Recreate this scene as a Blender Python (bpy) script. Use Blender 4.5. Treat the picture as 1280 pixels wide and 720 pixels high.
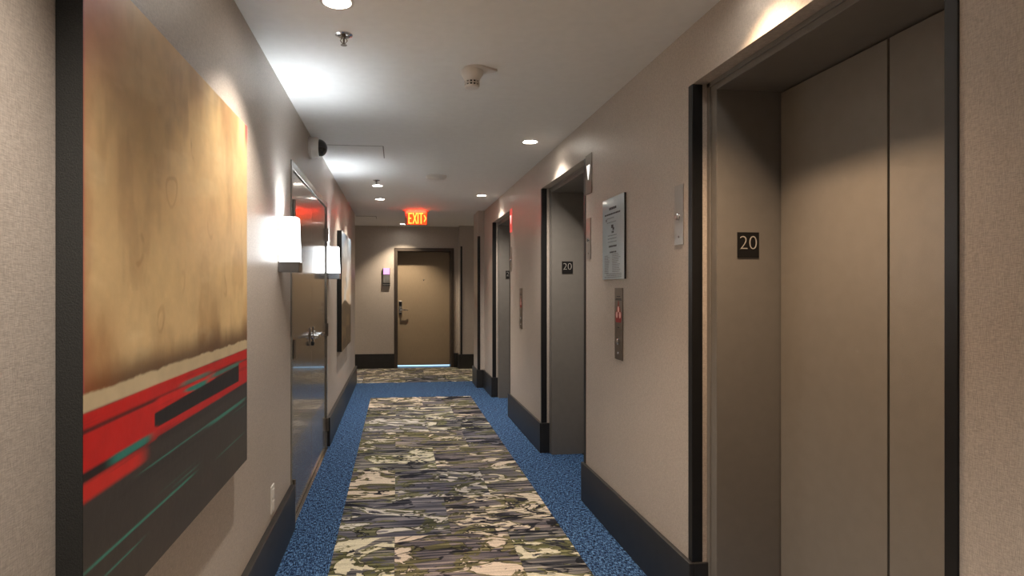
import bpy, bmesh, math, random
import numpy as np
from mathutils import Vector, Matrix

for o in list(bpy.data.objects): bpy.data.objects.remove(o)
S = bpy.context.scene
C = S.collection
R = math.radians
random.seed(7)

# ------------------------------------------------------------ camera, world, exposure
cam_d = bpy.data.cameras.new('camera'); cam = bpy.data.objects.new('camera', cam_d); C.objects.link(cam)
cam.location = (0, 0, 1.345); cam.rotation_euler = (R(90), 0, R(-6.8))
cam_d.sensor_width = 36; cam_d.lens = 762/1280*36
cam_d.shift_x = .0414; cam_d.shift_y = .0008
cam_d.clip_start = .02
S.camera = cam
S.view_settings.view_transform = 'Standard'; S.view_settings.look = 'None'
S.view_settings.gamma = 1; S.view_settings.exposure = 1.36
S.view_settings.use_curve_mapping = False
w = bpy.data.worlds.new('world'); S.world = w; w.use_nodes = True
w.node_tree.nodes['Background'].inputs[0].default_value = (.9, .95, 1, 1)
w.node_tree.nodes['Background'].inputs[1].default_value = 0.0

CEIL = 2.407
XL, XR = -.595, 1.182          # wall faces
YB = -2.6                       # behind the camera
YL, YRE = 8.83, 8.68            # where the corridor walls stop at the cross corridor
YE = 10.41                      # end wall
ZB = .245                       # baseboard height
WARM, NEUT, COOL = (1, .70, .45), (1, .91, .81), (.86, .94, 1)
# downlights: x, y, colour, power
DOWNLIGHTS = [(-.22, 2.296, NEUT, 38), (-.20, 6.34, NEUT, 30), (-.20, 7.29, NEUT, 34), (.10, 10.02, (1, .84, .64), 42),
              (.955, 4.32, NEUT, 42), (.955, 6.86, NEUT, 40), (1.0, 1.80, WARM, 46),
              (-.22, .50, NEUT, 46), (.955, -.75, NEUT, 24), (-2.2, 9.6, NEUT, 26), (2.6, 9.4, NEUT, 26)]

# ------------------------------------------------------------ materials
def lin(r, g, b):
    f = lambda c: ((c/255)/12.92 if c/255 <= .04045 else ((c/255+.055)/1.055)**2.4)
    return (f(r), f(g), f(b), 1)

def nodes(m):
    m.use_nodes = True
    nt = m.node_tree
    return nt, nt.nodes['Principled BSDF']

def mat(name, col, rough=.5, metal=0, var=0, vscale=20, bump=0, bscale=300, stretch=(1, 1, 1), spec=.5, coat=0, aniso=None):
    m = bpy.data.materials.new(name); nt, p = nodes(m)
    N, L = nt.nodes, nt.links
    p.inputs['Base Color'].default_value = col
    p.inputs['Roughness'].default_value = rough
    p.inputs['Metallic'].default_value = metal
    p.inputs['Specular IOR Level'].default_value = spec
    p.inputs['Coat Weight'].default_value = coat
    tc = N.new('ShaderNodeTexCoord'); mp = N.new('ShaderNodeMapping')
    mp.inputs['Scale'].default_value = stretch
    L.new(tc.outputs['Object'], mp.inputs[0])
    if var or True:
        n = N.new('ShaderNodeTexNoise'); n.inputs['Scale'].default_value = vscale; n.inputs['Detail'].default_value = 4
        L.new(mp.outputs[0], n.inputs['Vector'])
        r = N.new('ShaderNodeMapRange'); r.inputs[1].default_value = .3; r.inputs[2].default_value = .7
        v = max(var, .02)
        r.inputs[3].default_value = 1-v; r.inputs[4].default_value = 1+v
        L.new(n.outputs[0], r.inputs[0])
        mx = N.new('ShaderNodeVectorMath'); mx.operation = 'SCALE'; mx.inputs[0].default_value = col[:3]
        L.new(r.outputs[0], mx.inputs['Scale']); L.new(mx.outputs[0], p.inputs['Base Color'])
    if bump:
        b = N.new('ShaderNodeTexNoise'); b.inputs['Scale'].default_value = bscale; b.inputs['Detail'].default_value = 2
        L.new(mp.outputs[0], b.inputs['Vector'])
        bn = N.new('ShaderNodeBump'); bn.inputs['Strength'].default_value = bump; bn.inputs['Distance'].default_value = .001
        L.new(b.outputs[0], bn.inputs['Height']); L.new(bn.outputs[0], p.inputs['Normal'])
    return m

def emit(name, col, strength, base=None):
    m = bpy.data.materials.new(name); nt, p = nodes(m)
    p.inputs['Base Color'].default_value = base or (*col[:3], 1)
    p.inputs['Emission Color'].default_value = (*col[:3], 1)
    p.inputs['Emission Strength'].default_value = strength
    p.inputs['Roughness'].default_value = .4
    return m

def weave(name, c1, c2, rough, sx=420, bump=.35, big=.06, spec=.5):
    """woven wallcovering / carpet: crossed thread noises plus a soft large mottling"""
    m = bpy.data.materials.new(name); nt, p = nodes(m); N, L = nt.nodes, nt.links
    tc = N.new('ShaderNodeTexCoord')
    outs = []
    for st in ((1, 1, .12), (.12, .12, 1)):
        mp = N.new('ShaderNodeMapping'); mp.inputs['Scale'].default_value = st
        L.new(tc.outputs['Object'], mp.inputs[0])
        n = N.new('ShaderNodeTexNoise'); n.inputs['Scale'].default_value = sx; n.inputs['Detail'].default_value = 1.5
        L.new(mp.outputs[0], n.inputs['Vector']); outs.append(n.outputs[0])
    a = N.new('ShaderNodeMath'); a.operation = 'ADD'; L.new(outs[0], a.inputs[0]); L.new(outs[1], a.inputs[1])
    h = N.new('ShaderNodeMapRange'); h.inputs[1].default_value = .75; h.inputs[2].default_value = 1.25
    L.new(a.outputs[0], h.inputs[0])
    mx = N.new('ShaderNodeMix'); mx.data_type = 'RGBA'; mx.inputs[6].default_value = c1; mx.inputs[7].default_value = c2
    L.new(h.outputs[0], mx.inputs[0])
    n = N.new('ShaderNodeTexNoise'); n.inputs['Scale'].default_value = 2.5; n.inputs['Detail'].default_value = 5
    L.new(tc.outputs['Object'], n.inputs['Vector'])
    r = N.new('ShaderNodeMapRange'); r.inputs[1].default_value = .3; r.inputs[2].default_value = .7
    r.inputs[3].default_value = 1-big; r.inputs[4].default_value = 1+big; L.new(n.outputs[0], r.inputs[0])
    sc = N.new('ShaderNodeVectorMath'); sc.operation = 'SCALE'
    L.new(mx.outputs[2], sc.inputs[0]); L.new(r.outputs[0], sc.inputs['Scale'])
    L.new(sc.outputs[0], p.inputs['Base Color'])
    p.inputs['Roughness'].default_value = rough; p.inputs['Specular IOR Level'].default_value = spec
    bn = N.new('ShaderNodeBump'); bn.inputs['Strength'].default_value = bump; bn.inputs['Distance'].default_value = .0008
    L.new(a.outputs[0], bn.inputs['Height']); L.new(bn.outputs[0], p.inputs['Normal'])
    return m

M = {}
M['wall'] = weave('wallcovering_taupe', lin(170, 158, 147), lin(200, 188, 176), .40, sx=650, bump=.35, big=.03)
M['ceiling'] = mat('ceiling_white_paint', lin(236, 234, 230), .75, var=.015, bump=.1, bscale=200)
M['base'] = mat('black_baseboard_paint', lin(40, 38, 37), .42, var=.12, vscale=14, bump=.05)
M['trim'] = mat('black_metal_trim', lin(22, 22, 23), .38, var=.1, bump=.1)
M['frame'] = mat('taupe_painted_steel', lin(120, 115, 109), .36, var=.04, bump=.25, bscale=500)
M['lift_door'] = mat('taupe_lift_door_steel', lin(130, 123, 114), .30, var=.04, bump=.35, bscale=420)
M['sill'] = mat('dark_sill_metal', lin(70, 66, 62), .4, .8, var=.1)
M['steel'] = mat('brushed_steel', lin(176, 170, 162), .32, .9, var=.07, vscale=60, stretch=(1, 12, .25))
M['dim_steel'] = mat('dull_brushed_steel', lin(128, 118, 108), .38, .85, var=.08, vscale=60, stretch=(1, 12, .25))
M['chrome'] = mat('polished_chrome', lin(225, 225, 226), .1, 1)
M['bracket'] = mat('satin_nickel', lin(128, 128, 130), .22, .85)
M['black'] = mat('black_plastic', lin(14, 14, 15), .35)
M['white'] = mat('white_plastic', lin(222, 216, 208), .4)
M['plate_black'] = mat('black_sign_plastic', lin(16, 16, 17), .35)
M['engrave'] = mat('pale_engraved_numerals', lin(176, 170, 162), .5)
M['mark'] = mat('grey_print', lin(98, 104, 108), .6)
M['darkmark'] = mat('dark_print', lin(40, 44, 50), .6)
M['poster'] = mat('pale_blue_poster_print', lin(186, 203, 212), .12, coat=.6)
M['corridor_door'] = mat('grey_lacquered_steel_door', lin(138, 127, 114), .2, .3, var=.03, bump=.03, bscale=60, coat=.25)
M['casing'] = mat('grey_metal_casing', lin(150, 146, 138), .25, .7)
M['room_door'] = mat('beige_room_door', lin(158, 138, 112), .5, var=.05, vscale=30, stretch=(3, 3, .4))
M['dark_frame'] = mat('dark_brown_door_frame', lin(66, 56, 48), .45, var=.06)
M['canvas_edge'] = mat('black_canvas_edge', lin(34, 33, 30), .8, var=.5, vscale=420, bump=.8, bscale=350)
M['lamp_shade'] = emit('white_glass_shade', (.93, .97, 1), 4.2)
M['lens'] = emit('downlight_lens', (1, .96, .88), 22)
M['blue_line'] = emit('light_under_door', (.35, .62, .9), .9)
M['red_lens'] = emit('red_lit_lens', (1, .10, .08), .2, (.5, .1, .1, 1))
M['purple'] = emit('purple_indicator', (.75, .22, .75), .75)
M['exit_bg'] = emit('exit_red', (1, .06, .01), .75)
M['exit_letters'] = emit('exit_orange', (1, .22, .03), 1.6)
M['exit_panel'] = mat('clear_exit_panel', lin(196, 150, 128), .25)
M['fire_red'] = mat('fire_icon_red', lin(150, 30, 26), .5)
M['fire_pink'] = mat('fire_icon_pink', lin(240, 190, 180), .5)
M['smoked'] = mat('smoked_dome', lin(26, 27, 30), .08, coat=.6)
M['blue_carpet'] = None

def blue_carpet():
    m = bpy.data.materials.new('blue_carpet'); nt, p = nodes(m); N, L = nt.nodes, nt.links
    tc = N.new('ShaderNodeTexCoord')
    o = []
    for st in ((1, .22, 1), (.22, 1, 1)):
        mp = N.new('ShaderNodeMapping'); mp.inputs['Scale'].default_value = st; L.new(tc.outputs['Object'], mp.inputs[0])
        n = N.new('ShaderNodeTexNoise'); n.inputs['Scale'].default_value = 190; n.inputs['Detail'].default_value = 2
        L.new(mp.outputs[0], n.inputs['Vector']); o.append(n.outputs[0])
    a = N.new('ShaderNodeMath'); a.operation = 'ADD'; L.new(o[0], a.inputs[0]); L.new(o[1], a.inputs[1])
    cr = N.new('ShaderNodeValToRGB')
    e = cr.color_ramp.elements; e[0].position = .43; e[0].color = lin(12, 22, 42); e[1].position = .59; e[1].color = lin(104, 142, 184)
    x = cr.color_ramp.elements.new(.5); x.color = lin(32, 59, 100)
    h = N.new('ShaderNodeMath'); h.operation = 'MULTIPLY'; h.inputs[1].default_value = .5; L.new(a.outputs[0], h.inputs[0])
    L.new(h.outputs[0], cr.inputs[0]); L.new(cr.outputs[0], p.inputs['Base Color'])
    p.inputs['Roughness'].default_value = .95; p.inputs['Specular IOR Level'].default_value = .15
    b = N.new('ShaderNodeBump'); b.inputs['Strength'].default_value = .7; b.inputs['Distance'].default_value = .003
    L.new(a.outputs[0], b.inputs['Height']); L.new(b.outputs[0], p.inputs['Normal'])
    return m
M['blue_carpet'] = blue_carpet()

def marble_carpet():
    """stone-like printed tile: warped bands, crisp pale and olive patches, fine cross streaks; each tile shifts by its random id"""
    m = bpy.data.materials.new('marbled_carpet'); nt, p = nodes(m); N, L = nt.nodes, nt.links
    tc = N.new('ShaderNodeTexCoord'); oi = N.new('ShaderNodeObjectInfo')
    rv = N.new('ShaderNodeVectorMath'); rv.operation = 'SCALE'; rv.inputs[0].default_value = (41, 67, 23)
    L.new(oi.outputs['Random'], rv.inputs['Scale'])
    ad = N.new('ShaderNodeVectorMath'); ad.operation = 'ADD'; L.new(tc.outputs['Object'], ad.inputs[0]); L.new(rv.outputs[0], ad.inputs[1])
    def noise(scale, st, detail=3, dist=0, off=0, src=ad):
        mp = N.new('ShaderNodeMapping'); mp.inputs['Scale'].default_value = st; mp.inputs['Location'].default_value = (off, off*.7, off*.3)
        L.new(src.outputs[0], mp.inputs[0])
        n = N.new('ShaderNodeTexNoise'); n.inputs['Scale'].default_value = scale; n.inputs['Detail'].default_value = detail
        n.inputs['Distortion'].default_value = dist; L.new(mp.outputs[0], n.inputs['Vector'])
        return n.outputs[0]
    def ramp(val, stops, interp='LINEAR'):
        cr = N.new('ShaderNodeValToRGB'); cr.color_ramp.interpolation = interp
        e = cr.color_ramp.elements
        while len(e) > 1: e.remove(e[-1])
        e[0].position, e[0].color = stops[0]
        for pos, c in stops[1:]:
            q = e.new(pos); q.color = c
        L.new(val, cr.inputs[0]); return cr.outputs[0]
    def mix(f, a, b, mode='MIX'):
        x = N.new('ShaderNodeMix'); x.data_type = 'RGBA'; x.blend_type = mode
        if isinstance(f, float): x.inputs[0].default_value = f
        else: L.new(f, x.inputs[0])
        for k, v in ((6, a), (7, b)):
            if isinstance(v, tuple): x.inputs[k].default_value = v
            else: L.new(v, x.inputs[k])
        return x.outputs[2]
    wn = N.new('ShaderNodeTexWhiteNoise'); wn.noise_dimensions = '1D'
    sc = N.new('ShaderNodeMath'); sc.operation = 'MULTIPLY'; sc.inputs[1].default_value = 91.7
    L.new(oi.outputs['Random'], sc.inputs[0]); L.new(sc.outputs[0], wn.inputs['W'])
    sep = N.new('ShaderNodeSeparateColor'); L.new(wn.outputs['Color'], sep.inputs[0])
    def shift(v, ch, amt, bias=.5):
        q = N.new('ShaderNodeMath'); q.operation = 'SUBTRACT'; L.new(sep.outputs[ch], q.inputs[0]); q.inputs[1].default_value = bias
        z = N.new('ShaderNodeMath'); z.operation = 'MULTIPLY_ADD'; L.new(q.outputs[0], z.inputs[0]); z.inputs[1].default_value = amt; L.new(v, z.inputs[2])
        return z.outputs[0]
    bands = shift(noise(2.1, (.8, 1.35, 1), 5, 1.6), 0, .24, .55)
    streak = noise(8, (.28, 6.5, 1), 5, .35, 3)
    col = ramp(streak, [(.34, lin(34, 35, 44)), (.43, lin(76, 76, 86)), (.52, lin(112, 108, 112)), (.62, lin(156, 148, 146)), (.72, lin(190, 180, 170))])
    slate = ramp(streak, [(.34, lin(20, 21, 28)), (.55, lin(46, 47, 56)), (.7, lin(96, 94, 98))])
    olive = ramp(streak, [(.34, lin(54, 56, 42)), (.5, lin(100, 99, 72)), (.66, lin(152, 148, 112))])
    cream = ramp(streak, [(.3, lin(196, 186, 170)), (.6, lin(226, 216, 198))])
    def mask(v, a, b, s=.006):
        return ramp(v, [(0, (0, 0, 0, 1)), (a-s, (0, 0, 0, 1)), (a, (1, 1, 1, 1)), (b, (1, 1, 1, 1)), (min(b+s, .999), (0, 0, 0, 1))])
    col = mix(mask(bands, .26, .37), col, slate)
    col = mix(mask(bands, .535, .575), col, olive)
    col = mix(mask(bands, .575, .585, .003), col, lin(34, 33, 32))
    col = mix(mask(bands, .585, .66), col, cream)
    b2 = shift(noise(2.4, (.75, 1.4, 1), 4, 2.4, 9), 1, .10)
    col = mix(mask(b2, .60, .68), col, cream)
    col = mix(mask(b2, .588, .599, .003), col, lin(38, 38, 34))
    col = mix(mask(b2, .56, .588), col, olive)
    b3 = shift(noise(3.4, (.6, 1.6, 1), 4, 1.8, 17), 2, .12)
    col = mix(mask(b3, .62, .68), col, olive)
    col = mix(mask(b3, .611, .621, .003), col, lin(38, 38, 34))
    col = mix(mask(b3, .33, .39), col, slate)
    # each tile leans to its own shade
    tone = ramp(oi.outputs['Random'], [(0, (.86, .90, 1, 1)), (.25, (1.05, 1.0, .9, 1)), (.5, (.80, .82, .92, 1)), (.75, (1.0, 1.02, .88, 1)), (1, (1, .92, .90, 1))], 'LINEAR')
    col = mix(1.0, col, tone, 'MULTIPLY')
    fine = noise(330, (1, 1, 1), 2, 0, 2)
    fr = ramp(fine, [(.3, (.62, .62, .62, 1)), (.7, (1.18, 1.18, 1.18, 1))])
    col = mix(1.0, col, fr, 'MULTIPLY')
    L.new(col, p.inputs['Base Color'])
    p.inputs['Roughness'].default_value = .95; p.inputs['Specular IOR Level'].default_value = .15
    b = N.new('ShaderNodeBump'); b.inputs['Strength'].default_value = .6; b.inputs['Distance'].default_value = .003
    L.new(fine, b.inputs['Height']); L.new(b.outputs[0], p.inputs['Normal'])
    return m
M['marble'] = marble_carpet()

# ------------------------------------------------------------ mesh helpers
def box(bm, x0, x1, y0, y1, z0, z1):
    vs = [bm.verts.new((x, y, z)) for x in (x0, x1) for y in (y0, y1) for z in (z0, z1)]
    for f in ((0, 1, 3, 2), (4, 6, 7, 5), (0, 4, 5, 1), (2, 3, 7, 6), (0, 2, 6, 4), (1, 5, 7, 3)):
        bm.faces.new([vs[i] for i in f])

def lathe(bm, prof, centre, axis='Z', n=32, cap0=True, cap1=True):
    """prof: list of (radius, distance along the axis)"""
    c = Vector(centre); rings = []
    for r, h in prof:
        ring = []
        for k in range(n):
            a = 2*math.pi*k/n; p, q = r*math.cos(a), r*math.sin(a)
            v = {'Z': (p, q, h), 'X': (h, p, q), 'Y': (p, h, q)}[axis]
            ring.append(bm.verts.new(c+Vector(v)))
        rings.append(ring)
    for a, b in zip(rings, rings[1:]):
        for k in range(n): bm.faces.new((a[k], a[(k+1) % n], b[(k+1) % n], b[k]))
    if cap0: bm.faces.new(rings[0][::-1])
    if cap1: bm.faces.new(rings[-1])

def tube(bm, pts, r, n=10):
    rings = []
    for i, p in enumerate(pts):
        p = Vector(p); a = Vector(pts[max(i-1, 0)]); b = Vector(pts[min(i+1, len(pts)-1)])
        t = (b-a).normalized(); u = t.orthogonal().normalized()
        if rings: u = (prev - t*prev.dot(t)).normalized()
        prev = u; v = t.cross(u)
        rings.append([bm.verts.new(p+u*r*math.cos(2*math.pi*k/n)+v*r*math.sin(2*math.pi*k/n)) for k in range(n)])
    for a, b in zip(rings, rings[1:]):
        for k in range(n): bm.faces.new((a[k], a[(k+1) % n], b[(k+1) % n], b[k]))
    bm.faces.new(rings[0][::-1]); bm.faces.new(rings[-1])

def prism(bm, pts, origin, du, dv, dn):
    """polygon pts (u,v) extruded along dn"""
    o, du, dv, dn = map(Vector, (origin, du, dv, dn))
    a = [bm.verts.new(o+du*u+dv*v) for u, v in pts]; b = [bm.verts.new(o+du*u+dv*v+dn) for u, v in pts]
    bm.faces.new(a[::-1]); bm.faces.new(b)
    for i in range(len(pts)):
        j = (i+1) % len(pts); bm.faces.new((a[i], a[j], b[j], b[i]))

def obj(name, bm, m, parent=None, bevel=0, smooth=False, label=None):
    bmesh.ops.recalc_face_normals(bm, faces=bm.faces)
    me = bpy.data.meshes.new(name)
    if parent is not None and parent.type == 'EMPTY':
        bm.transform(Matrix.Translation(-parent.location)); 
    elif parent is not None and 'origin' in parent:
        bm.transform(Matrix.Translation(-Vector(parent['origin'])))
    bm.to_mesh(me); bm.free(); me.materials.append(m)
    if smooth:
        for f in me.polygons: f.use_smooth = True
        me.set_sharp_from_angle(angle=R(35))
    o = bpy.data.objects.new(name, me); C.objects.link(o)
    if parent is not None: o.parent = parent
    if bevel:
        b = o.modifiers.new('bevel', 'BEVEL'); b.width = bevel; b.segments = 2; b.limit_method = 'ANGLE'
    if label: o['label'] = label
    return o

def boxes(name, bl, m, parent=None, bevel=0, label=None):
    bm = bmesh.new()
    for b in bl: box(bm, *b)
    return obj(name, bm, m, parent, bevel, label=label)

def tag(o, label, cat, group=None, kind=None):
    o['label'] = label; o['category'] = cat
    if group: o['group'] = group
    if kind: o['kind'] = kind
    return o

def thing(name, loc, label, cat, group=None, kind=None):
    o = bpy.data.objects.new(name, None); C.objects.link(o); o.location = loc; o.empty_display_size = .05
    return tag(o, label, cat, group, kind)

def text(name, body, size, loc, rot, m, parent, ext=.0006, sx=1, align='CENTER'):
    cu = bpy.data.curves.new(name, 'FONT'); cu.body = body; cu.size = size; cu.extrude = ext; cu.offset = -size*.022
    cu.align_x = align; cu.align_y = 'CENTER'
    t = bpy.data.objects.new(name, cu); C.objects.link(t)
    bpy.context.view_layer.update()
    dg = bpy.context.evaluated_depsgraph_get()
    me = bpy.data.meshes.new_from_object(t.evaluated_get(dg)); bpy.data.objects.remove(t); bpy.data.curves.remove(cu)
    me.transform(Matrix.Diagonal((sx, 1, 1, 1)))
    me.transform(Matrix.LocRotScale(Vector(loc), __import__('mathutils').Euler(rot), None))
    me.transform(Matrix.Translation(-parent.location))
    me.materials.clear(); me.materials.append(m); me.name = name
    o = bpy.data.objects.new(name, me); C.objects.link(o); o.parent = parent
    return o
ROT_CAM = (R(90), 0, 0)            # faces -Y
ROT_R = (R(90), 0, R(-90))         # on the right wall, faces -X

# ------------------------------------------------------------ structure
OPEN = [(1.188, 2.330), (3.756, 4.898), (6.335, 7.475)]    # lift openings in the right wall
ZO = 2.170
bl = []
y = YB
for a, b in OPEN:
    bl.append((XR, 1.60, y, a, 0, CEIL)); bl.append((XR, 1.60, a, b, ZO, CEIL)); y = b
bl.append((XR, 1.60, y, YRE, 0, CEIL)); bl.append((1.60, 1.66, YB, YRE, 0, CEIL))
bl.append((1.095, XR, 8.22, YRE, 0, CEIL))
tag(boxes('wall_right', bl, M['wall']), 'long taupe fabric covered wall with the three lift openings', 'wall', kind='structure')
DY0, DY1, DZ = 3.528, 5.297, 2.075
tag(boxes('wall_left', [(XL-.16, XL, YB, DY0, 0, CEIL), (XL-.16, XL, DY0, DY1, DZ, CEIL), (XL-.16, XL, DY1, YL, 0, CEIL),
                        (XL-.20, XL-.16, YB, YL, 0, CEIL)], M['wall']),
    'taupe fabric covered wall with paintings and sconces', 'wall', kind='structure')
EDX0, EDX1, EDZ = -.045, .970, 2.040
tag(boxes('wall_end', [(-3.6, EDX0, YE, YE+.25, 0, CEIL), (EDX0, EDX1, YE, YE+.25, EDZ, CEIL), (EDX1, 3.6, YE, YE+.25, 0, CEIL),
                       (EDX0, EDX1, YE+.25, YE+.28, 0, CEIL), (1.045, 3.6, 10.2, YE, 0, CEIL)], M['wall']),
    'taupe end wall behind the beige room door', 'wall', kind='structure')
tag(boxes('wall_back', [(-.8, 1.66, YB-.1, YB, 0, CEIL)], M['wall']), 'taupe wall closing the corridor behind the viewer', 'wall', kind='structure')
tag(boxes('wall_side_passage_left', [(-3.6, XL-.20, YL-.1, YL, 0, CEIL), (-3.7, -3.6, YL-.1, YE+.25, 0, CEIL)], M['wall']),
    'taupe walls of the side passage turning left', 'wall', kind='structure')
tag(boxes('wall_side_passage_right', [(1.66, 3.6, YRE-.1, YRE, 0, CEIL), (3.6, 3.7, YRE-.1, YE+.25, 0, CEIL)], M['wall']),
    'taupe walls of the side passage turning right', 'wall', kind='structure')

# ceiling with a hole over each recessed lamp
bm = bmesh.new(); edges = []
def loop(pts):
    vs = [bm.verts.new((x, y, CEIL)) for x, y in pts]
    for i in range(len(vs)): edges.append(bm.edges.new((vs[i], vs[(i+1) % len(vs)])))
loop([(-3.7, YB-.1), (3.7, YB-.1), (3.7, YE+.28), (-3.7, YE+.28)])
HR = .052
for x, y, c, e in DOWNLIGHTS: loop([(x+HR*math.cos(2*math.pi*k/32), y+HR*math.sin(2*math.pi*k/32)) for k in range(32)])
bmesh.ops.triangle_fill(bm, edges=edges, use_beauty=True)
r = bmesh.ops.extrude_face_region(bm, geom=bm.faces[:])
for v in [g for g in r['geom'] if isinstance(g, bmesh.types.BMVert)]: v.co.z += .03
ceil_o = tag(obj('ceiling', bm, M['ceiling']), 'smooth white painted ceiling over the whole corridor', 'ceiling', kind='structure')

floor = tag(boxes('floor', [(-3.7, 3.7, YB-.1, YE+.28, -.06, -.006)], M['sill']), 'carpeted corridor floor with a marbled runner between blue borders', 'floor', kind='structure')
RX0, T = -.322, .62
RXM = RX0+2*T
RY1 = 7.60; LY = 8.81; PITCH = .61
bb = [(XL-.0, RX0-.0005, YB, LY, -.006, 0), (RXM+.0005, XR, YB, LY, -.006, 0), (RX0-.0005, RXM+.0005, RY1, LY, -.006, 0)]
for a, b in OPEN: bb.append((XR, 1.511, a, b, -.006, -.0002))
bb.append((XL-.03, XL, DY0, DY1, -.006, -.0002))
bb += [(XR, 1.66, YRE, LY, -.006, 0)]
boxes('carpet_border', bb, M['blue_carpet'], floor, label='plain deep blue carpet border around the marbled runner')
meshes = {}
def tile(x0, x1, y0, y1):
    key = (round(x1-x0, 3), round(y1-y0, 3))
    if key not in meshes:
        bm = bmesh.new(); g = .0006; box(bm, -key[0]/2+g, key[0]/2-g, -key[1]/2+g, key[1]/2-g, -.006, .0004)
        me = bpy.data.meshes.new('carpet_tile'); bmesh.ops.recalc_face_normals(bm, faces=bm.faces); bm.to_mesh(me); bm.free()
        me.materials.append(M['marble']); meshes[key] = me
    o = bpy.data.objects.new('carpet_tile', meshes[key]); C.objects.link(o); o.parent = floor
    o.location = ((x0+x1)/2, (y0+y1)/2, 0)
k = 0; y = RY1
while y > YB+.01:
    y0 = max(y-PITCH, YB)
    # brick layout: rows alternate between a centre seam and seams at the quarter points
    cuts = [RX0, RX0+T, RXM] if k % 2 == 0 else [RX0, RX0+T/2, RX0+1.5*T, RXM]
    for a, b in zip(cuts, cuts[1:]): tile(a, b, y0, y)
    y = y0; k += 1
for r_ in range(3):
    y0 = LY+r_*PITCH; y1 = min(y0+PITCH, YE)
    x = -3.6 - (.31 if r_ % 2 else 0)
    while x < 3.6:
        a, b = max(x, -3.6), min(x+T, 3.6)
        if a < 1.04 < b and y1 > 10.2: pass
        if b-a > .01: tile(a, b, y0, y1)
        x += T

# baseboards
def base_root(side, lab, loc): return thing('baseboard_'+side, loc, lab, 'baseboard', kind='structure')
br = base_root('right', 'tall black baseboard in lengths between the lift openings', (1.172, 3, 0))
for i, (y0, y1, l, r_) in enumerate([(YB, 1.188, 0, 1), (2.330, 3.756, 1, 1), (4.898, 6.335, 1, 1), (7.475, 8.22, 1, 0)]):
    t = .012; bl = [(1.162, XR, y0-t*l, y1+t*r_, 0, ZB)]
    if l: bl.append((XR, 1.246, y0-t, y0, 0, ZB))
    if r_: bl.append((XR, 1.246, y1, y1+t, 0, ZB))
    boxes('baseboard_length', bl, M['base'], br, .003)
boxes('baseboard_length', [(1.075, XR-.02, 8.20, 8.22, 0, ZB), (1.075, 1.095, 8.22, YRE+.02, 0, ZB), (1.095, 1.66, YRE, YRE+.02, 0, ZB)], M['base'], br, .003)
bl_ = base_root('left', 'tall black baseboard either side of the metal double door', (-.58, 3, 0))
boxes('baseboard_length', [(XL, -.566, YB, DY0-.01, 0, ZB)], M['base'], bl_, .003)
boxes('baseboard_length', [(XL, -.566, DY1+.01, YL, 0, ZB), (-.8, -.566, YL, YL+.02, 0, ZB)], M['base'], bl_, .003)
be = base_root('end', 'tall black baseboard along the end wall beside the room door', (0, YE-.01, 0))
boxes('baseboard_length', [(-3.6, EDX0, YE-.02, YE, 0, ZB)], M['base'], be, .003)
boxes('baseboard_length', [(EDX1, 1.025, YE-.02, YE, 0, ZB), (1.025, 1.045, 10.18, YE, 0, ZB), (1.045, 3.6, 10.18, 10.2, 0, ZB)], M['base'], be, .003)

# corner guards at the far corners
tag(boxes('trim_1', [(1.089, 1.125, 8.212, 8.22, ZB, 2.06), (1.089, 1.095, 8.22, 8.25, ZB, 2.06)], M['trim']),
    'thin black corner guard on the wall pilaster past the third lift', 'corner guard', kind='structure')
tag(boxes('trim_2', [(1.062, 1.092, 10.194, 10.2, ZB, 2.06)], M['trim']),
    'thin black vertical strip on the wall right of the end door', 'corner guard', kind='structure')

# ------------------------------------------------------------ lifts
LIFT = ['nearest lift entrance, taupe steel doors with number plate 20, at right foreground',
        'middle lift entrance in the right wall with grey jamb and plate 20',
        'farthest lift entrance in the right wall, before the corner pilaster']
for i, (a, b) in enumerate(OPEN):
    L = thing('door_%d' % (i+1), (1.40, (a+b)/2, 0), LIFT[i], 'lift entrance', kind='structure')
    ja, jb = a+.064, b-.071; X0, XD = 1.248, 1.511; zf = 2.127
    bl = [(X0, 1.60, jb, b, 0, ZO), (X0, 1.60, a, ja, 0, ZO), (X0, 1.60, ja, jb, zf, ZO)]
    bl += [(X0-.006, X0, jb+.048, b, 0, ZO), (X0-.006, X0, a, ja-.041, 0, ZO), (X0-.006, X0, a, b, ZO-.018, ZO)]
    bl += [(X0-.003, X0, jb, jb+.007, 0, zf), (X0-.003, X0, ja-.007, ja, 0, zf), (X0-.003, X0, ja, jb, zf, zf+.007)]
    boxes('door_frame', bl, M['frame'], L, .0012)
    for (p, q) in ((b, b+.030), (a-.030, a)):
        boxes('edge_trim', [(XR-.004, XR+.041, p-.003 if p == b else p, q+.003 if p != b else q, ZB, 2.168)], M['trim'], L, .002, label='black vertical corner trim')
    seam = a+.533
    bmh = (('door_panel', ja+.005, seam-.0045), ('door_panel', seam+.0045, jb-.006))
    for nm, p, q in bmh: boxes(nm, [(XD, XD+.04, p, q, .012, zf-.006)], M['lift_door'], L, .0015)
    boxes('sill', [(XD-.012, XD+.07, ja, jb, -.006, .006)], M['sill'], L)
    # number plate on the far jamb
    px, pz = 1.375, 1.518
    pl = boxes('number_plate', [(px-.045, px+.045, jb-.004, jb-.0002, pz-.05, pz+.05)], M['plate_black'], L, .001, label='black square plate reading 20')
    t_ = text('numerals', '20', .078, (px, jb-.0045, pz+.006), ROT_CAM, M['engrave'], L, ext=.0008)
    t_.parent = pl

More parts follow.
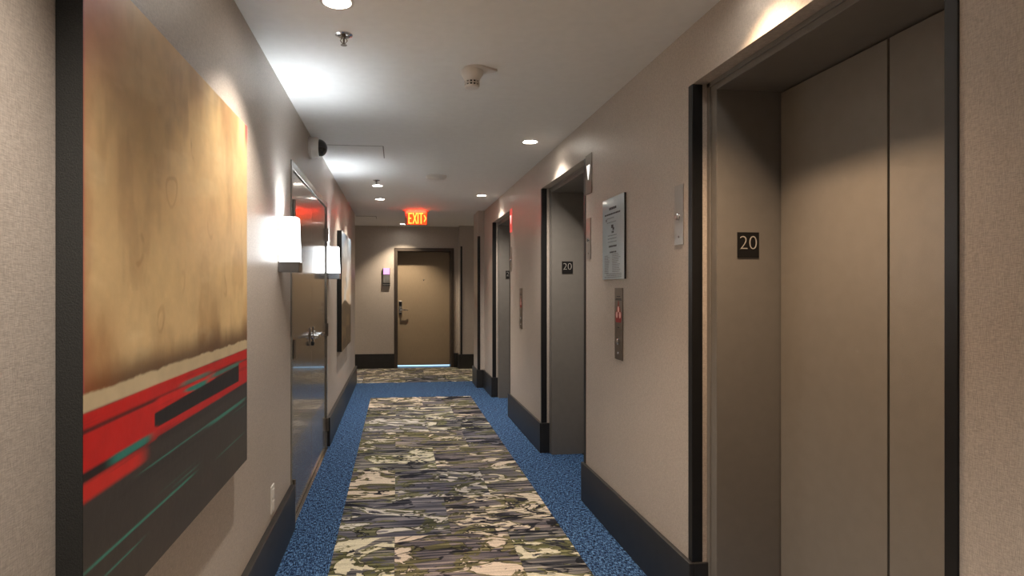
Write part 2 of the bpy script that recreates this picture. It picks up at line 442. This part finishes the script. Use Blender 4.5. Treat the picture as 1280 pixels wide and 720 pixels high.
# ------------------------------------------------------------ left metal double door
D4 = thing('door_4', (-.60, (DY0+DY1)/2, 0), 'glossy grey metal double door with lever handles in the left wall', 'door', kind='structure')
boxes('door_frame', [(XL-.05, XL+.008, DY0, DY0+.045, 0, DZ), (XL-.05, XL+.008, DY1-.045, DY1, 0, DZ), (XL-.05, XL+.008, DY0+.045, DY1-.045, DZ-.045, DZ)], M['casing'], D4, .003)
sm = 4.41
hid = 0
for (p, q) in ((DY0+.048, sm-.002), (sm+.002, DY1-.048)):
    dp = boxes('door_leaf', [(XL-.05, XL-.003, p, q, .012, DZ-.048)], M['corridor_door'], D4, .001)
    near = q < sm
    ly = q-.075 if near else p+.075; s = -1 if near else 1
    bm = bmesh.new()
    box(bm, XL-.003, XL+.006, ly-.022, ly+.022, .955, 1.075)
    obj('lock_plate', bm, M['chrome'], D4, .003).parent = dp
    bm = bmesh.new()
    lathe(bm, [(.026, 0), (.026, .010), (.014, .016), (.012, .055)], (XL+.006, ly, 1.02), 'X', 20)
    tube(bm, [(XL+.055, ly-s*.012, 1.02), (XL+.062, ly+s*.02, 1.02), (XL+.060, ly+s*.075, 1.02), (XL+.056, ly+s*.115, 1.018), (XL+.040, ly+s*.125, 1.018)], .0105)
    obj('lever_handle', bm, M['chrome'], D4, smooth=True).parent = dp
    if near:
        bm = bmesh.new(); lathe(bm, [(.016, 0), (.015, .014), (.010, .020)], (XL+.006, ly, .965), 'X', 16)
        obj('lock_cylinder', bm, M['black'], D4, smooth=True).parent = dp
    hy = p-.001 if near else q+.001
    for hz in (.20, 1.0, 1.80):
        bm = bmesh.new()
        lathe(bm, [(.007, -.055), (.007, .055)], (XL+.014, hy, hz), 'Z', 12)
        box(bm, XL-.003, XL+.010, hy-.002, hy+.012 if near else hy+.002, hz-.052, hz+.052)
        if not near: box(bm, XL-.003, XL+.010, hy-.012, hy, hz-.052, hz+.052)
        obj('hinge', bm, M['dim_steel'], D4, smooth=True)
boxes('threshold', [(XL-.02, XL+.018, DY0+.045, DY1-.045, -.002, .006)], M['chrome'], D4, .001, label='bright metal threshold strip')

# ------------------------------------------------------------ end room door
D5 = thing('door_5', (.46, YE, 0), 'beige room door with dark frame at the far end of the corridor', 'door', kind='structure')
f = .055
boxes('door_frame', [(EDX0, EDX0+f, YE-.015, YE+.25, 0, EDZ), (EDX1-f, EDX1, YE-.015, YE+.25, 0, EDZ), (EDX0+f, EDX1-f, YE-.015, YE+.25, EDZ-f, EDZ)], M['dark_frame'], D5, .003)
leaf = boxes('door_leaf', [(EDX0+f+.003, EDX1-f-.003, YE+.20, YE+.245, .022, EDZ-f-.003)], M['room_door'], D5, .001)
boxes('light_gap', [(EDX0+f+.003, EDX1-f-.003, YE+.215, YE+.24, .002, .020)], M['blue_line'], D5, label='strip of bluish light under the door')
yd = YE+.20
q = boxes('lock_housing', [(EDX0+f+.02, EDX0+f+.08, yd-.022, yd, .90, 1.14)], M['steel'], D5, .008); q.parent = leaf
q = boxes('card_reader', [(EDX0+f+.028, EDX0+f+.072, yd-.026, yd-.02, 1.05, 1.12), (EDX0+f+.028, EDX0+f+.072, yd-.025, yd-.02, .905, .93)], M['black'], D5); q.parent = leaf
bm = bmesh.new(); hx = EDX0+f+.055
lathe(bm, [(.024, 0), (.022, -.02), (.012, -.024), (.011, -.06)], (hx, yd-.02, .985), 'Y', 18)
tube(bm, [(hx-.01, yd-.078, .985), (hx+.03, yd-.08, .985), (hx+.08, yd-.078, .980), (hx+.115, yd-.066, .975)], .0115)
q = obj('lever_handle', bm, M['chrome'], D5, smooth=True); q.parent = leaf
bm = bmesh.new(); lathe(bm, [(.011, 0), (.011, -.004), (.006, -.006)], ((EDX0+EDX1)/2, yd, 1.50), 'Y', 16)
q = obj('peephole', bm, M['chrome'], D5, smooth=True); q.parent = leaf

sg = thing('room_indicator', (-.175, YE, 1.39), 'grey wall indicator with a purple lit top left of the end door', 'indicator')
boxes('housing', [(-.235, -.115, YE-.035, YE, 1.386, 1.70)], M['steel'], sg, .006)
boxes('lit_lens', [(-.225, -.125, YE-.040, YE-.034, 1.59, 1.69)], M['purple'], sg, .004, label='purple lit lens')
boxes('dark_stripe', [(-.236, -.114, YE-.037, YE-.030, 1.395, 1.41)], M['black'], sg)
boxes('dark_stripe', [(-.236, -.114, YE-.037, YE-.030, 1.425, 1.445)], M['black'], sg)

# ------------------------------------------------------------ paintings
rng = np.random.RandomState(3)
G = rng.rand(64, 64, 4)
def vn(u, v, ch=0):
    u = np.asarray(u) % 63; v = np.asarray(v) % 63
    i, j = np.floor(u).astype(int), np.floor(v).astype(int); a, b = u-i, v-j
    a, b = a*a*(3-2*a), b*b*(3-2*b); g = G[..., ch]
    return (g[i, j]*(1-a)*(1-b)+g[i+1, j]*a*(1-b)+g[i, j+1]*(1-a)*b+g[i+1, j+1]*a*b)
def fbm(u, v, ch=0, o=4):
    s = 0; a = .5; t = 0
    for k in range(o): s = s+a*vn(u*2**k+k*7.3, v*2**k+k*3.1, ch); t += a; a *= .5
    return s/t
def L3(*c): return np.array(lin(*c)[:3])
def sstep(x, a, b): t = np.clip((x-a)/(b-a), 0, 1); return t*t*(3-2*t)
def over(c, m, col): return c*(1-m[..., None])+col*m[..., None]
def band(z, z0, z1, s=.003): return sstep(z, z0-s, z0+s)*(1-sstep(z, z1-s, z1+s))
def rng_u(u, a, b, s=.03): return sstep(u, a-s, a+s)*(1-sstep(u, b-s, b+s))

def paint_red(u, z):
    n = fbm(u*3, z*3, 0); n2 = fbm(u*8+3, z*2.5, 1); n3 = fbm(u*30, z*30, 2); st = fbm(u*3, z*70, 3)
    c = np.ones(u.shape+(3,))*L3(222, 188, 136)
    c = over(c, sstep(n, .45, .7)*.8, L3(224, 190, 134))
    c = over(c, sstep(n2, .52, .72)*.38, L3(184, 136, 84))
    c = over(c, sstep(fbm(u*14+5, z*5, 0), .55, .75)*.28, L3(150, 104, 62))
    c = over(c, sstep(fbm(u*5+1, z*14, 3), .58, .72)*.35, L3(238, 212, 164))
    for bu, bz in ((.42, 1.37), (.62, 1.52), (.2, 1.42), (.75, 1.35), (.5, 1.72), (.3, 1.28)):
        rr = np.hypot((u-bu)*1.2, (z-bz)*.8+.012*np.sin(u*50))
        c = over(c, (1-sstep(np.abs(rr-.022), .002, .010))*.4*sstep(n3, .35, .6), L3(146, 96, 52))
    c = over(c, sstep(fbm(u*2+9, z*2+4, 2), .5, .75)*.4, L3(200, 166, 120))
    ring = np.abs(np.hypot((u-.36)*1.15, z-1.60+.02*np.sin(u*40))-.035)
    c = over(c, (1-sstep(ring, .002, .007))*.45, L3(160, 110, 56))
    c = over(c, sstep(u, .55, .75)*(1-sstep(u, .86, .97))*sstep(n2, .35, .65)*.5, L3(122, 84, 54))
    c = over(c, rng_u(u, .25, .45, .12)*band(z, 1.30, 1.62, .1)*.45, L3(232, 198, 140))
    # brown scorch above the pale line
    hz = 1.160+.02*(n-.5)
    c = over(c, (1-sstep(z, hz+.0, hz+.075+.09*(n2-.4)))*.88, L3(88, 58, 38))
    c = over(c, (1-sstep(z, hz+.06, hz+.22))*rng_u(u, -.1, .10, .08)*.6, L3(150, 84, 34))
    c = over(c, (1-sstep(u, .0, .02+.08*n))*.35, L3(170, 90, 60))
    # pink corners
    c = over(c, sstep(z, 1.62+.1*n, 1.95)*(1-sstep(u, .02, .20))*.85, L3(196, 78, 74))
    c = over(c, sstep(z, 1.82, 1.92)*sstep(u, .955, .985)*.9, L3(206, 60, 66))
    c = over(c, (1-sstep(u, .002, .006))*.5, L3(190, 70, 90))
    # lower field
    w = .006*(fbm(u*5, u*0+2, 1)-.5)
    low = 1-sstep(z, 1.125+w-.003, 1.125+w+.003)
    c = over(c, band(z+w, 1.122, 1.158+.012*(fbm(u*25,z*25,2)-.5)), L3(206, 184, 146))
    c = over(c, low, L3(60, 54, 50))
    c = over(c, low*sstep(fbm(u*4, z*5, 2), .45, .7)*.5, L3(72, 62, 56))
    red, dred, teal, dk = L3(206, 28, 22), L3(150, 22, 18), L3(48, 132, 118), L3(30, 27, 26)
    # upper red
    c = over(c, band(z+w, 1.090, 1.124)*rng_u(u, -.1, 1.01), red)
    c = over(c, band(z, 1.086, 1.096, .004)*rng_u(u, -.1, .9, .05)*.85, dk)
    c = over(c, band(z, 1.025, 1.088)*rng_u(u, -.1, .30+.0*u, .02), red)
    c = over(c, band(z, 1.058, 1.092)*rng_u(u, .28, .67, .02), L3(222, 34, 26))
    c = over(c, band(z, 1.072, 1.092, .004)*rng_u(u, .66, .92, .04)*.8, dred)
    c = over(c, band(z, 1.072+.006*np.sin(u*20), 1.083)*rng_u(u, .44, .60, .03), teal)
    c = over(c, band(z, 1.093, 1.104)*rng_u(u, .42, .62, .05)*.8, teal)
    c = over(c, band(z, 1.078, 1.090)*rng_u(u, .62, .93, .06)*.85, teal)
    # black slot and its thin red outline
    c = over(c, band(z, 1.000, 1.030)*rng_u(u, -.1, .93, .004), red)
    c = over(c, band(z, 1.000, 1.085)*rng_u(u, .90, 1.01, .004), red)
    slot = np.clip(1.052+.028*u, 0, 2)
    c = over(c, sstep(z, 1.026-.006*u, 1.030-.006*u)*(1-sstep(z, slot, slot+.004))*rng_u(u, .27, .90, .004), dk)
    c = over(c, band(z, .992, 1.004)*rng_u(u, .28, 1.1, .01), L3(60, 54, 50))
    c = over(c, band(z, 1.008, 1.030)*rng_u(u, -.1, .28, .01), red)
    c = over(c, band(z, 1.000, 1.020, .004)*rng_u(u, -.1, .24, .03), dk)
    c = over(c, band(z, 1.004, 1.020, .004)*rng_u(u, .09, .25, .03), teal)
    c = over(c, band(z, .966, 1.000, .006)*rng_u(u, -.1, .22, .04), L3(214, 40, 28))
    c = over(c, (band(z, .90, 1.12)*sstep(st, .55, .75)*.35), dk)
    # teal hairlines
    for z0, t, a, b, al in ((.842, .006, .0, .50, .9), (.856, .003, .38, .52, .7), (.802, .004, .05, .2, .8), (.948, .004, .22, 1.0, .7), (.944, .010, .62, .95, .8),
                            (.826, .004, .70, .95, .7), (.925, .003, .85, 1.0, .5), (.87, .002, .3, .5, .4)):
        c = over(c, band(z, z0-t/2, z0+t/2, .002)*rng_u(u, a, b, .06)*al, L3(62, 142, 124))
    return c*(.9+.2*n3)[..., None]

def paint_blue(u, z):
    n = fbm(u*3, z*4, 0); n2 = fbm(u*6, z*9, 1); n3 = fbm(u*30, z*30, 2)
    t = sstep(z, 1.2, 1.9)
    c = (1-t)[..., None]*L3(214, 190, 158)+t[..., None]*L3(116, 132, 146)
    c = over(c, sstep(n, .5, .7)*.7, L3(206, 208, 206))
    c = over(c, sstep(n2, .55, .75)*.5, L3(92, 104, 116))
    hor = 1.19+.03*np.sin(u*5)+.02*(n-.5)
    g = 1-sstep(z, hor-.006, hor+.006)
    c = over(c, g, L3(74, 60, 44)); c = over(c, g*sstep(n2, .45, .65)*.8, L3(112, 92, 62)); c = over(c, g*sstep(fbm(u*9, z*20, 3), .55, .7)*.7, L3(44, 38, 32))
    return c*(.9+.2*n3)[..., None]

def painting(y0, y1, z0, z1, xf, fn, label, res, glossy):
    P = thing('painting', (XL, (y0+y1)/2, z0), label, 'painting')
    boxes('canvas_edge', [(XL+.001, xf-.001, y0, y1, z0, z1)], M['canvas_edge'], P, .002, label='black textured canvas edge')
    u = np.linspace(0, 1, res); v = np.linspace(0, 1, res); U, V = np.meshgrid(u, v, indexing='ij')
    Y = y0+U*(y1-y0); Z = z0+V*(z1-z0)
    col = fn(U, Z)
    m = bpy.data.materials.new('oil_paint'); nt, p = nodes(m); N, Lk = nt.nodes, nt.links
    at = N.new('ShaderNodeVertexColor'); at.layer_name = 'paint'; Lk.new(at.outputs[0], p.inputs['Base Color'])
    tc = N.new('ShaderNodeTexCoord'); nz = N.new('ShaderNodeTexNoise'); nz.inputs['Scale'].default_value = 40; nz.inputs['Detail'].default_value = 6
    Lk.new(tc.outputs['Object'], nz.inputs['Vector']); bn = N.new('ShaderNodeBump'); bn.inputs['Strength'].default_value = .25; bn.inputs['Distance'].default_value = .002
    Lk.new(nz.outputs[0], bn.inputs['Height']); Lk.new(bn.outputs[0], p.inputs['Normal']); p.inputs['Roughness'].default_value = glossy
    co = np.stack([np.full(U.shape, xf), Y, Z], -1).reshape(-1, 3) - np.array(P.location)
    idx = np.arange(res*res).reshape(res, res)
    fc = np.stack([idx[:-1, :-1], idx[1:, :-1], idx[1:, 1:], idx[:-1, 1:]], -1).reshape(-1, 4)
    me = bpy.data.meshes.new('painted_canvas'); me.from_pydata(co.tolist(), [], fc.tolist())
    ca = me.color_attributes.new('paint', 'FLOAT_COLOR', 'POINT')
    rgba = np.concatenate([np.clip(col, 0, 1).reshape(-1, 3), np.ones((res*res, 1))], 1).astype(np.float32)
    ca.data.foreach_set('color', rgba.ravel()); me.materials.append(m)
    o = bpy.data.objects.new('painted_canvas', me); C.objects.link(o); o.parent = P
painting(1.145, 2.326, .717, 1.943, XL+.047, paint_red, 'large abstract painting, tan above red and black, on the left wall', 420, .38)
painting(6.204, 7.42, .714, 1.93, XL+.047, paint_blue, 'farther abstract painting, pale blue above brown, past the left double door', 120, .4)

# ------------------------------------------------------------ wall sconces
for y0, lab in ((3.163, 'lit white box sconce just before the metal double door'), (5.36, 'lit white box sconce just beyond the metal double door')):
    W = .116; yc = y0+W/2
    s = thing('wall_sconce', (XL, yc, 1.43), lab, 'sconce', 'box sconces on the left wall')
    boxes('bracket', [(XL, XL+.103, y0, y0+W, 1.43, 1.482)], M['bracket'], s, .0015)
    boxes('back_plate', [(XL, XL+.006, y0+.004, y0+W-.004, 1.482, 1.70)], M['chrome'], s, .0015)
    bm = bmesh.new()
    def ring(x0, x1, h, z): return [bm.verts.new(p) for p in ((x0, yc-h, z), (x1, yc-h, z), (x1, yc+h, z), (x0, yc+h, z))]
    A = ring(XL+.008, XL+.098, .054, 1.483); B = ring(XL+.008, XL+.090, .050, 1.709)
    A2 = ring(XL+.011, XL+.095, .051, 1.485); B2 = ring(XL+.011, XL+.087, .047, 1.709)
    for k in range(4):
        j = (k+1) % 4
        bm.faces.new((A[k], A[j], B[j], B[k])); bm.faces.new((A2[j], A2[k], B2[k], B2[j])); bm.faces.new((B[k], B[j], B2[j], B2[k]))
    bm.faces.new(A[::-1]); bm.faces.new(A2)
    obj('lamp_shade', bm, M['lamp_shade'], s, label='glowing white open topped shade')
    ld = bpy.data.lights.new('sconce_bulb', 'POINT'); ld.energy = 10; ld.color = COOL; ld.shadow_soft_size = .03
    lo = bpy.data.objects.new('sconce_bulb', ld); C.objects.link(lo); lo.parent = s; lo.location = (.05, 0, .19)

# ------------------------------------------------------------ ceiling fixtures
DL = ['round recessed downlight at the top of the frame, over the tan painting', 'recessed downlight just behind the far sprinkler, left row', 'recessed downlight beyond the far sprinkler, farthest of the left row',
      'recessed downlight beside the exit sign, over the end door', 'recessed downlight over the middle lift', 'recessed downlight over the farthest lift',
      'recessed downlight over the nearest lift', 'recessed downlight behind the viewer near the left wall', 'recessed downlight behind the viewer near the right wall',
      'recessed downlight in the left side passage', 'recessed downlight in the right side passage']
for (x, y, c, e), lab in zip(DOWNLIGHTS, DL):
    d = thing('recessed_downlight', (x, y, CEIL), lab, 'downlight', 'recessed ceiling downlights')
    bm = bmesh.new(); lathe(bm, [(.064, -.001), (.062, -.004), (.052, -.003), (.049, .03)], (x, y, CEIL), 'Z', 32, False, False)
    obj('trim_ring', bm, M['white'], d, smooth=True)
    bm = bmesh.new(); lathe(bm, [(.0485, .010), (.03, .007), (.001, .006)], (x, y, CEIL), 'Z', 32, False, True)
    obj('lens', bm, M['lens'], d, smooth=True)
    ld = bpy.data.lights.new('downlight_lamp', 'SPOT'); ld.energy = e; ld.color = c; ld.spot_size = R(108 if x < .5 else 104 if c == WARM else 122); ld.spot_blend = .6 if x < .5 else 1.0; ld.shadow_soft_size = .022
    lo = bpy.data.objects.new('downlight_lamp', ld); C.objects.link(lo); lo.parent = d; lo.location = (0, 0, -.004)

def sprinkler(x, y, lab):
    s = thing('fire_sprinkler', (x, y, CEIL), lab, 'sprinkler', 'ceiling fire sprinklers')
    bm = bmesh.new(); lathe(bm, [(.036, 0), (.036, -.003), (.026, -.007), (.014, -.004)], (x, y, CEIL), 'Z', 28)
    obj('escutcheon', bm, M['chrome'], s, smooth=True)
    bm = bmesh.new(); lathe(bm, [(.009, -.003), (.009, -.016), (.004, -.018), (.004, -.04)], (x, y, CEIL), 'Z', 12)
    for sx in (-1, 1): tube(bm, [(x+sx*.008, y, CEIL-.015), (x+sx*.014, y, CEIL-.026), (x+sx*.004, y, CEIL-.04)], .002, 6)
    obj('sprinkler_body', bm, M['dim_steel'], s, smooth=True)
    bm = bmesh.new(); lathe(bm, [(.003, -.038), (.004, -.046)], (x, y, CEIL), 'Z', 12)
    for k in range(10):
        a = 2*math.pi*k/10
        prism(bm, [(-.0025, 0), (.0025, 0), (.003, .013), (-.003, .013)], (x, y, CEIL-.044), (-math.sin(a), math.cos(a), 0), (math.cos(a), math.sin(a), 0), (0, 0, -.0012))
    obj('deflector', bm, M['dim_steel'], s)
sprinkler(-.22, 2.59, 'near chrome fire sprinkler on the ceiling, between downlight and camera dome')
sprinkler(-.20, 6.02, 'far small fire sprinkler on the ceiling beside the left row downlights')

s = thing('smoke_detector', (.36, 2.92, CEIL), 'white smoke detector hanging from the ceiling, nearest fixture at right of centre', 'smoke detector')
bm = bmesh.new(); lathe(bm, [(.062, 0), (.060, -.008), (.05, -.012)], (.378, 2.92, CEIL), 'Z', 36)
prism(bm, [(0, -.045), (.062, -.006), (.062, .006), (0, .045)], (.42, 2.92, CEIL), (1, 0, 0), (0, 1, 0), (0, 0, -.009))
obj('mounting_base', bm, M['white'], s, smooth=True)
bm = bmesh.new(); lathe(bm, [(.054, -.010), (.053, -.030), (.047, -.038), (.040, -.050), (.036, -.062)], (.36, 2.92, CEIL), 'Z', 36)
lathe(bm, [(.036, -.084), (.033, -.092), (.020, -.097)], (.36, 2.92, CEIL), 'Z', 36)
for k in range(12):
    a = 2*math.pi*k/12
    prism(bm, [(-.003, -.086), (.003, -.086), (.003, -.060), (-.003, -.060)], (.36+.030*math.cos(a), 2.92+.030*math.sin(a), CEIL), (-math.sin(a), math.cos(a), 0), (0, 0, 1), (.006*math.cos(a), .006*math.sin(a), 0))
lathe(bm, [(.037, -.071), (.037, -.075)], (.36, 2.92, CEIL), 'Z', 36)
obj('detector_body', bm, M['white'], s, smooth=True)
bm = bmesh.new(); lathe(bm, [(.030, -.06), (.030, -.086)], (.36, 2.92, CEIL), 'Z', 28)
obj('sensing_chamber', bm, M['black'], s, smooth=True)

s = thing('ceiling_speaker', (.37, 5.74, CEIL), 'flat round white ceiling speaker midway along the corridor', 'speaker')
bm = bmesh.new(); lathe(bm, [(.098, 0), (.097, -.010), (.088, -.022), (.085, -.024)], (.37, 5.74, CEIL), 'Z', 40)
obj('rim', bm, M['white'], s, smooth=True)
bm = bmesh.new(); lathe(bm, [(.084, -.022), (.06, -.030), (.02, -.034)], (.37, 5.74, CEIL), 'Z', 40)
obj('grille', bm, M['white'], s, smooth=True)

s = thing('access_panel', (-.31, 4.8, CEIL), 'square white access panel set in the ceiling behind the camera dome', 'access panel')
boxes('panel', [(-.513, -.107, 4.590, 5.02, CEIL-.003, CEIL-.0005)], M['ceiling'], s)
boxes('frame_gap', [(-.520, -.100, 4.580, 4.588, CEIL-.0015, CEIL-.0003), (-.106, -.098, 4.588, 5.0, CEIL-.0015, CEIL-.0003)], M['dim_steel'], s)

s = thing('access_panel', (-.45, 9.2, CEIL), 'small white access panel in the far ceiling left of the exit sign', 'access panel')
boxes('panel', [(-.60, -.31, 9.03, 9.32, CEIL-.003, CEIL-.0005)], M['ceiling'], s)
boxes('frame_gap', [(-.60, -.30, 9.005, 9.028, CEIL-.003, CEIL-.0003), (-.309, -.30, 9.028, 9.32, CEIL-.0015, CEIL-.0003)], M['dim_steel'], s)

# security camera dome
cx, cy, cz = XL, 4.28, 2.312
s = thing('security_camera', (cx, cy, cz), 'white security camera with a smoked dome, high on the left wall', 'camera')
bm = bmesh.new(); lathe(bm, [(.072, 0), (.074, .004), (.074, .020), (.071, .024), (.070, .056), (.062, .066)], (cx, cy, cz), 'X', 40)
obj('housing', bm, M['white'], s, smooth=True)
bm = bmesh.new(); lathe(bm, [(.060*math.cos(R(a)), .064+.056*math.sin(R(a))) for a in range(0, 90, 9)]+[(.001, .120)], (cx, cy, cz), 'X', 40)
obj('smoked_dome', bm, M['smoked'], s, smooth=True)

# exit sign
ex0, ex1, ey = .108, .41, 8.29
s = thing('exit_sign', ((ex0+ex1)/2, ey, CEIL), 'red lit EXIT sign hanging from the far ceiling', 'exit sign')
boxes('mounting_bar', [(ex0-.03, ex1+.03, ey-.025, ey+.03, CEIL-.016, CEIL)], M['exit_panel'], s, .002)
boxes('panel', [(ex0, ex1, ey-.006, ey+.012, 2.207, CEIL-.016)], M['exit_panel'], s, .002)
boxes('lit_panel', [(ex0+.035, ex1-.01, ey-.010, ey-.006, 2.217, 2.383)], M['exit_bg'], s, label='glowing red panel')
LZ0, LZ1 = 2.226, 2.372; yl = ey-.013
def stroke(bm, pts, wd=.016):
    for (x0, z0), (x1, z1) in zip(pts, pts[1:]):
        d = Vector((x1-x0, z1-z0)); n = Vector((-d.y, d.x)).normalized()*wd/2
        prism(bm, [(x0+n.x, z0+n.y), (x1+n.x, z1+n.y), (x1-n.x, z1-n.y), (x0-n.x, z0-n.y)], (0, yl, 0), (1, 0, 0), (0, 0, 1), (0, .003, 0))
def letter(strokes):
    bm = bmesh.new()
    for p in strokes: stroke(bm, p)
    obj('letter', bm, M['exit_letters'], s)
h = (LZ0+LZ1)/2; a = ex0+.045
letter([[(a+.008, LZ0), (a+.008, LZ1)], [(a, LZ1-.008), (a+.048, LZ1-.008)], [(a, h), (a+.042, h)], [(a, LZ0+.008), (a+.048, LZ0+.008)]])
letter([[(a+.062, LZ0), (a+.112, LZ1)], [(a+.112, LZ0), (a+.062, LZ1)]])
letter([[(a+.130, LZ0), (a+.130, LZ1)]])
letter([[(a+.172, LZ0), (a+.172, LZ1)], [(a+.146, LZ1-.008), (a+.198, LZ1-.008)]])
letter([[(a+.212, h+.045), (a+.238, h), (a+.212, h-.045)]])
ld = bpy.data.lights.new('exit_lamp', 'AREA'); ld.shape = 'RECTANGLE'; ld.size = .26; ld.size_y = .02; ld.energy = .5; ld.color = (1, .05, .03)
lo = bpy.data.objects.new('exit_lamp', ld); C.objects.link(lo); lo.parent = s; lo.location = (0, -.032, -.03); lo.rotation_euler = (R(115), 0, 0)

# ------------------------------------------------------------ right wall fittings
def wallplate(name, y0, y1, z0, z1, m, parent, t=.004, bevel=.001, label=None):
    return boxes(name, [(XR-t, XR-.0002, y0, y1, z0, z1)], m, parent, bevel, label=label)
def disc(name, y, z, r, m, parent, t=.004, x=XR-.004):
    bm = bmesh.new(); lathe(bm, [(r, 0), (r, -t*.6), (r*.7, -t)], (x, y, z), 'X', 20)
    return obj(name, bm, m, parent, smooth=True)

def call_panel(y0, lab):
    y1 = y0+.118; z0, z1 = .965, 1.350; yc = (y0+y1)/2
    s = thing('call_panel', (XR, yc, z0), lab, 'call panel', 'lift call panels')
    wallplate('face_plate', y0, y1, z0, z1, M['dim_steel'], s)
    x = XR-.0042
    for (hy, zz) in ((.026, z1-.046), (.042, z1-.058), (.045, z1-.064)):
        boxes('engraved_line', [(x-.0004, x, yc-hy, yc+hy, zz-.0025, zz+.0015)], M['darkmark'], s)
    # fire pictogram: red field shaped like flames, three pale figures
    bm = bmesh.new(); zf = z1-.185
    prism(bm, [(-.036, 0), (.036, 0), (.046, .03), (.040, .06), (.030, .055), (.022, .085), (.010, .08), (.004, .115), (-.004, .115), (-.010, .08), (-.022, .085), (-.030, .055), (-.040, .06), (-.046, .03)],
          (x, yc, zf), (0, 1, 0), (0, 0, 1), (-.0005, 0, 0))
    obj('fire_pictogram', bm, M['fire_red'], s)
    for dy, dz in ((0, .070), (-.023, .040), (.023, .040)):
        bm = bmesh.new(); lathe(bm, [(.0125, 0), (.0125, -.0005)], (x-.0006, yc+dy, zf+dz), 'X', 16)
        for v in bm.verts: v.co.z = zf+dz+(v.co.z-zf-dz)*1.4
        obj('pale_figure', bm, M['fire_pink'], s)
    boxes('engraved_line', [(x-.0004, x, yc-.012, yc+.012, z1-.214, z1-.210)], M['darkmark'], s)
    disc('call_button', yc, z0+.098, .017, M['chrome'], s, .008)
    disc('key_switch', yc, z0+.036, .008, M['chrome'], s, .005)
call_panel(3.087+.0, 'tall steel call panel with red fire pictogram below the blue notice')
call_panel(5.68, 'far steel call panel between the middle and farthest lift')

def key_plate(y0, w_, lab):
    z0, z1 = 1.530, 1.782; yc = y0+w_/2
    s = thing('key_switch_plate', (XR, yc, z0), lab, 'key switch', 'steel key switch plates beside the lifts')
    wallplate('face_plate', y0, y0+w_, z0, z1, M['steel'], s)
    bm = bmesh.new(); lathe(bm, [(.016, 0), (.015, -.006), (.009, -.009), (.009, -.014)], (XR-.004, yc, z0+.118), 'X', 20)
    obj('key_switch', bm, M['chrome'], s, smooth=True)
    disc('screw', yc, z0+.034, .005, M['dim_steel'], s, .002)
key_plate(2.40+.005, .080, 'steel key switch plate just left of the nearest lift')
key_plate(3.625, .080, 'steel key switch plate below the down arrow lantern of the middle lift')
key_plate(6.215, .080, 'farthest steel key switch plate, below the red lit lantern')

def lantern(y0, lab, lit, white=True):
    z0, z1 = 1.932, 2.178; w_ = .125; yc = y0+w_/2
    s = thing('hall_lantern', (XR, yc, z0), lab, 'lift lantern', None)
    wallplate('face_plate', y0, y0+w_, z0, z1, M['dim_steel'] if white else M['red_lens'], s)
    bm = bmesh.new(); x = XR-.0042
    prism(bm, [(-.030, .045), (.030, .045), (0, -.045)], (x, yc, (z0+z1)/2+.01), (0, 1, 0), (0, 0, 1), (-.003, 0, 0))
    obj('down_arrow', bm, lit, s, label='down pointing arrow')
lantern(3.600, 'steel lift lantern with a white down arrow beside the middle lift', emit('arrow_white', (1, .98, .92), .45))
lantern(6.190, 'red lit lift lantern beside the farthest lift', emit('arrow_pink', (1, .55, .5), .6), False)

# safety notice
y0, y1, z0, z1 = 3.045, 3.375, 1.397, 1.846
s = thing('framed_notice', (XR, (y0+y1)/2, z0), 'pale blue printed notice under acrylic above the steel call panel', 'notice')
boxes('backing', [(XR-.010, XR-.0002, y0, y1, z0, z1)], M['black'], s)
boxes('print_sheet', [(XR-.013, XR-.010, y0, y1, z0, z1)], M['poster'], s, .0008)
x = XR-.0132; yc = (y0+y1)/2
def bar(bm, a, b, zc, t): box(bm, x-.0004, x, a, b, zc-t/2, zc+t/2)
H = z1-z0
def words(bm, yl_, yr, z, t, rnd):
    # from the viewer's left (larger y) to right
    p = yl_
    while p > yr:
        wl = rnd.uniform(.008, .022); q = max(p-wl, yr); bar(bm, q, p, z, t); p = q-.004
rnd = random.Random(5)
def line(name, yl_, yr, z, t, m):
    bm = bmesh.new(); words(bm, yl_, yr, z, t, rnd); o = obj(name, bm, m, s); o['kind'] = 'stuff'
for a_, b_, z, t in ((.055, -.055, .060, .013), (.125, -.115, .090, .009), (.060, -.060, .268, .010), (.045, -.055, .300, .008)):
    line('heading_print', yc+a_, yc+b_, z1-z, t, M['darkmark'])
for a_, b_, z, t in ((.09, -.02, .112, .004), (.09, -.05, .135, .004), (.11, .09, .120, .014), (.075, -.06, .208, .004), (.075, -.06, .225, .004), (.075, -.06, .243, .004)):
    line('print_line', yc+a_, yc+b_, z1-z, t, M['mark'])
for k in range(11):
    line('print_line', yc+.13, yc+.13-rnd.uniform(.05, .085), z1-.318-.0095*k, .0035, M['mark'])
    line('print_line', yc+.005, yc+.005-rnd.uniform(.07, .12), z1-.312-.0095*k, .0035, M['mark'])
for k in range(3): line('print_line', yc+.10+.03*(k == 2), yc-.13, z1-.425-.009*k+.006, .004, M['mark'])
for q in ((-.010, .022, .168, .150), (-.022, .002, .180, .166), (-.016, -.002, .196, .184), (.003, .015, .196, .184)):
    boxes('diagram_mark', [(x-.0004, x, yc+q[0], yc+q[1], z1-q[2], z1-q[3])], M['darkmark'], s)

# wall socket low on the left wall
s = thing('wall_socket', (XL, 3.01, .27), 'white wall socket low on the left wall above the black baseboard', 'socket')
boxes('cover_plate', [(XL, XL+.006, 2.975, 3.045, .275, .405)], M['white'], s, .002)
boxes('receptacle', [(XL+.006, XL+.010, 2.993, 3.027, .292, .332), (XL+.006, XL+.010, 2.993, 3.027, .348, .388)], M['white'], s, .002)
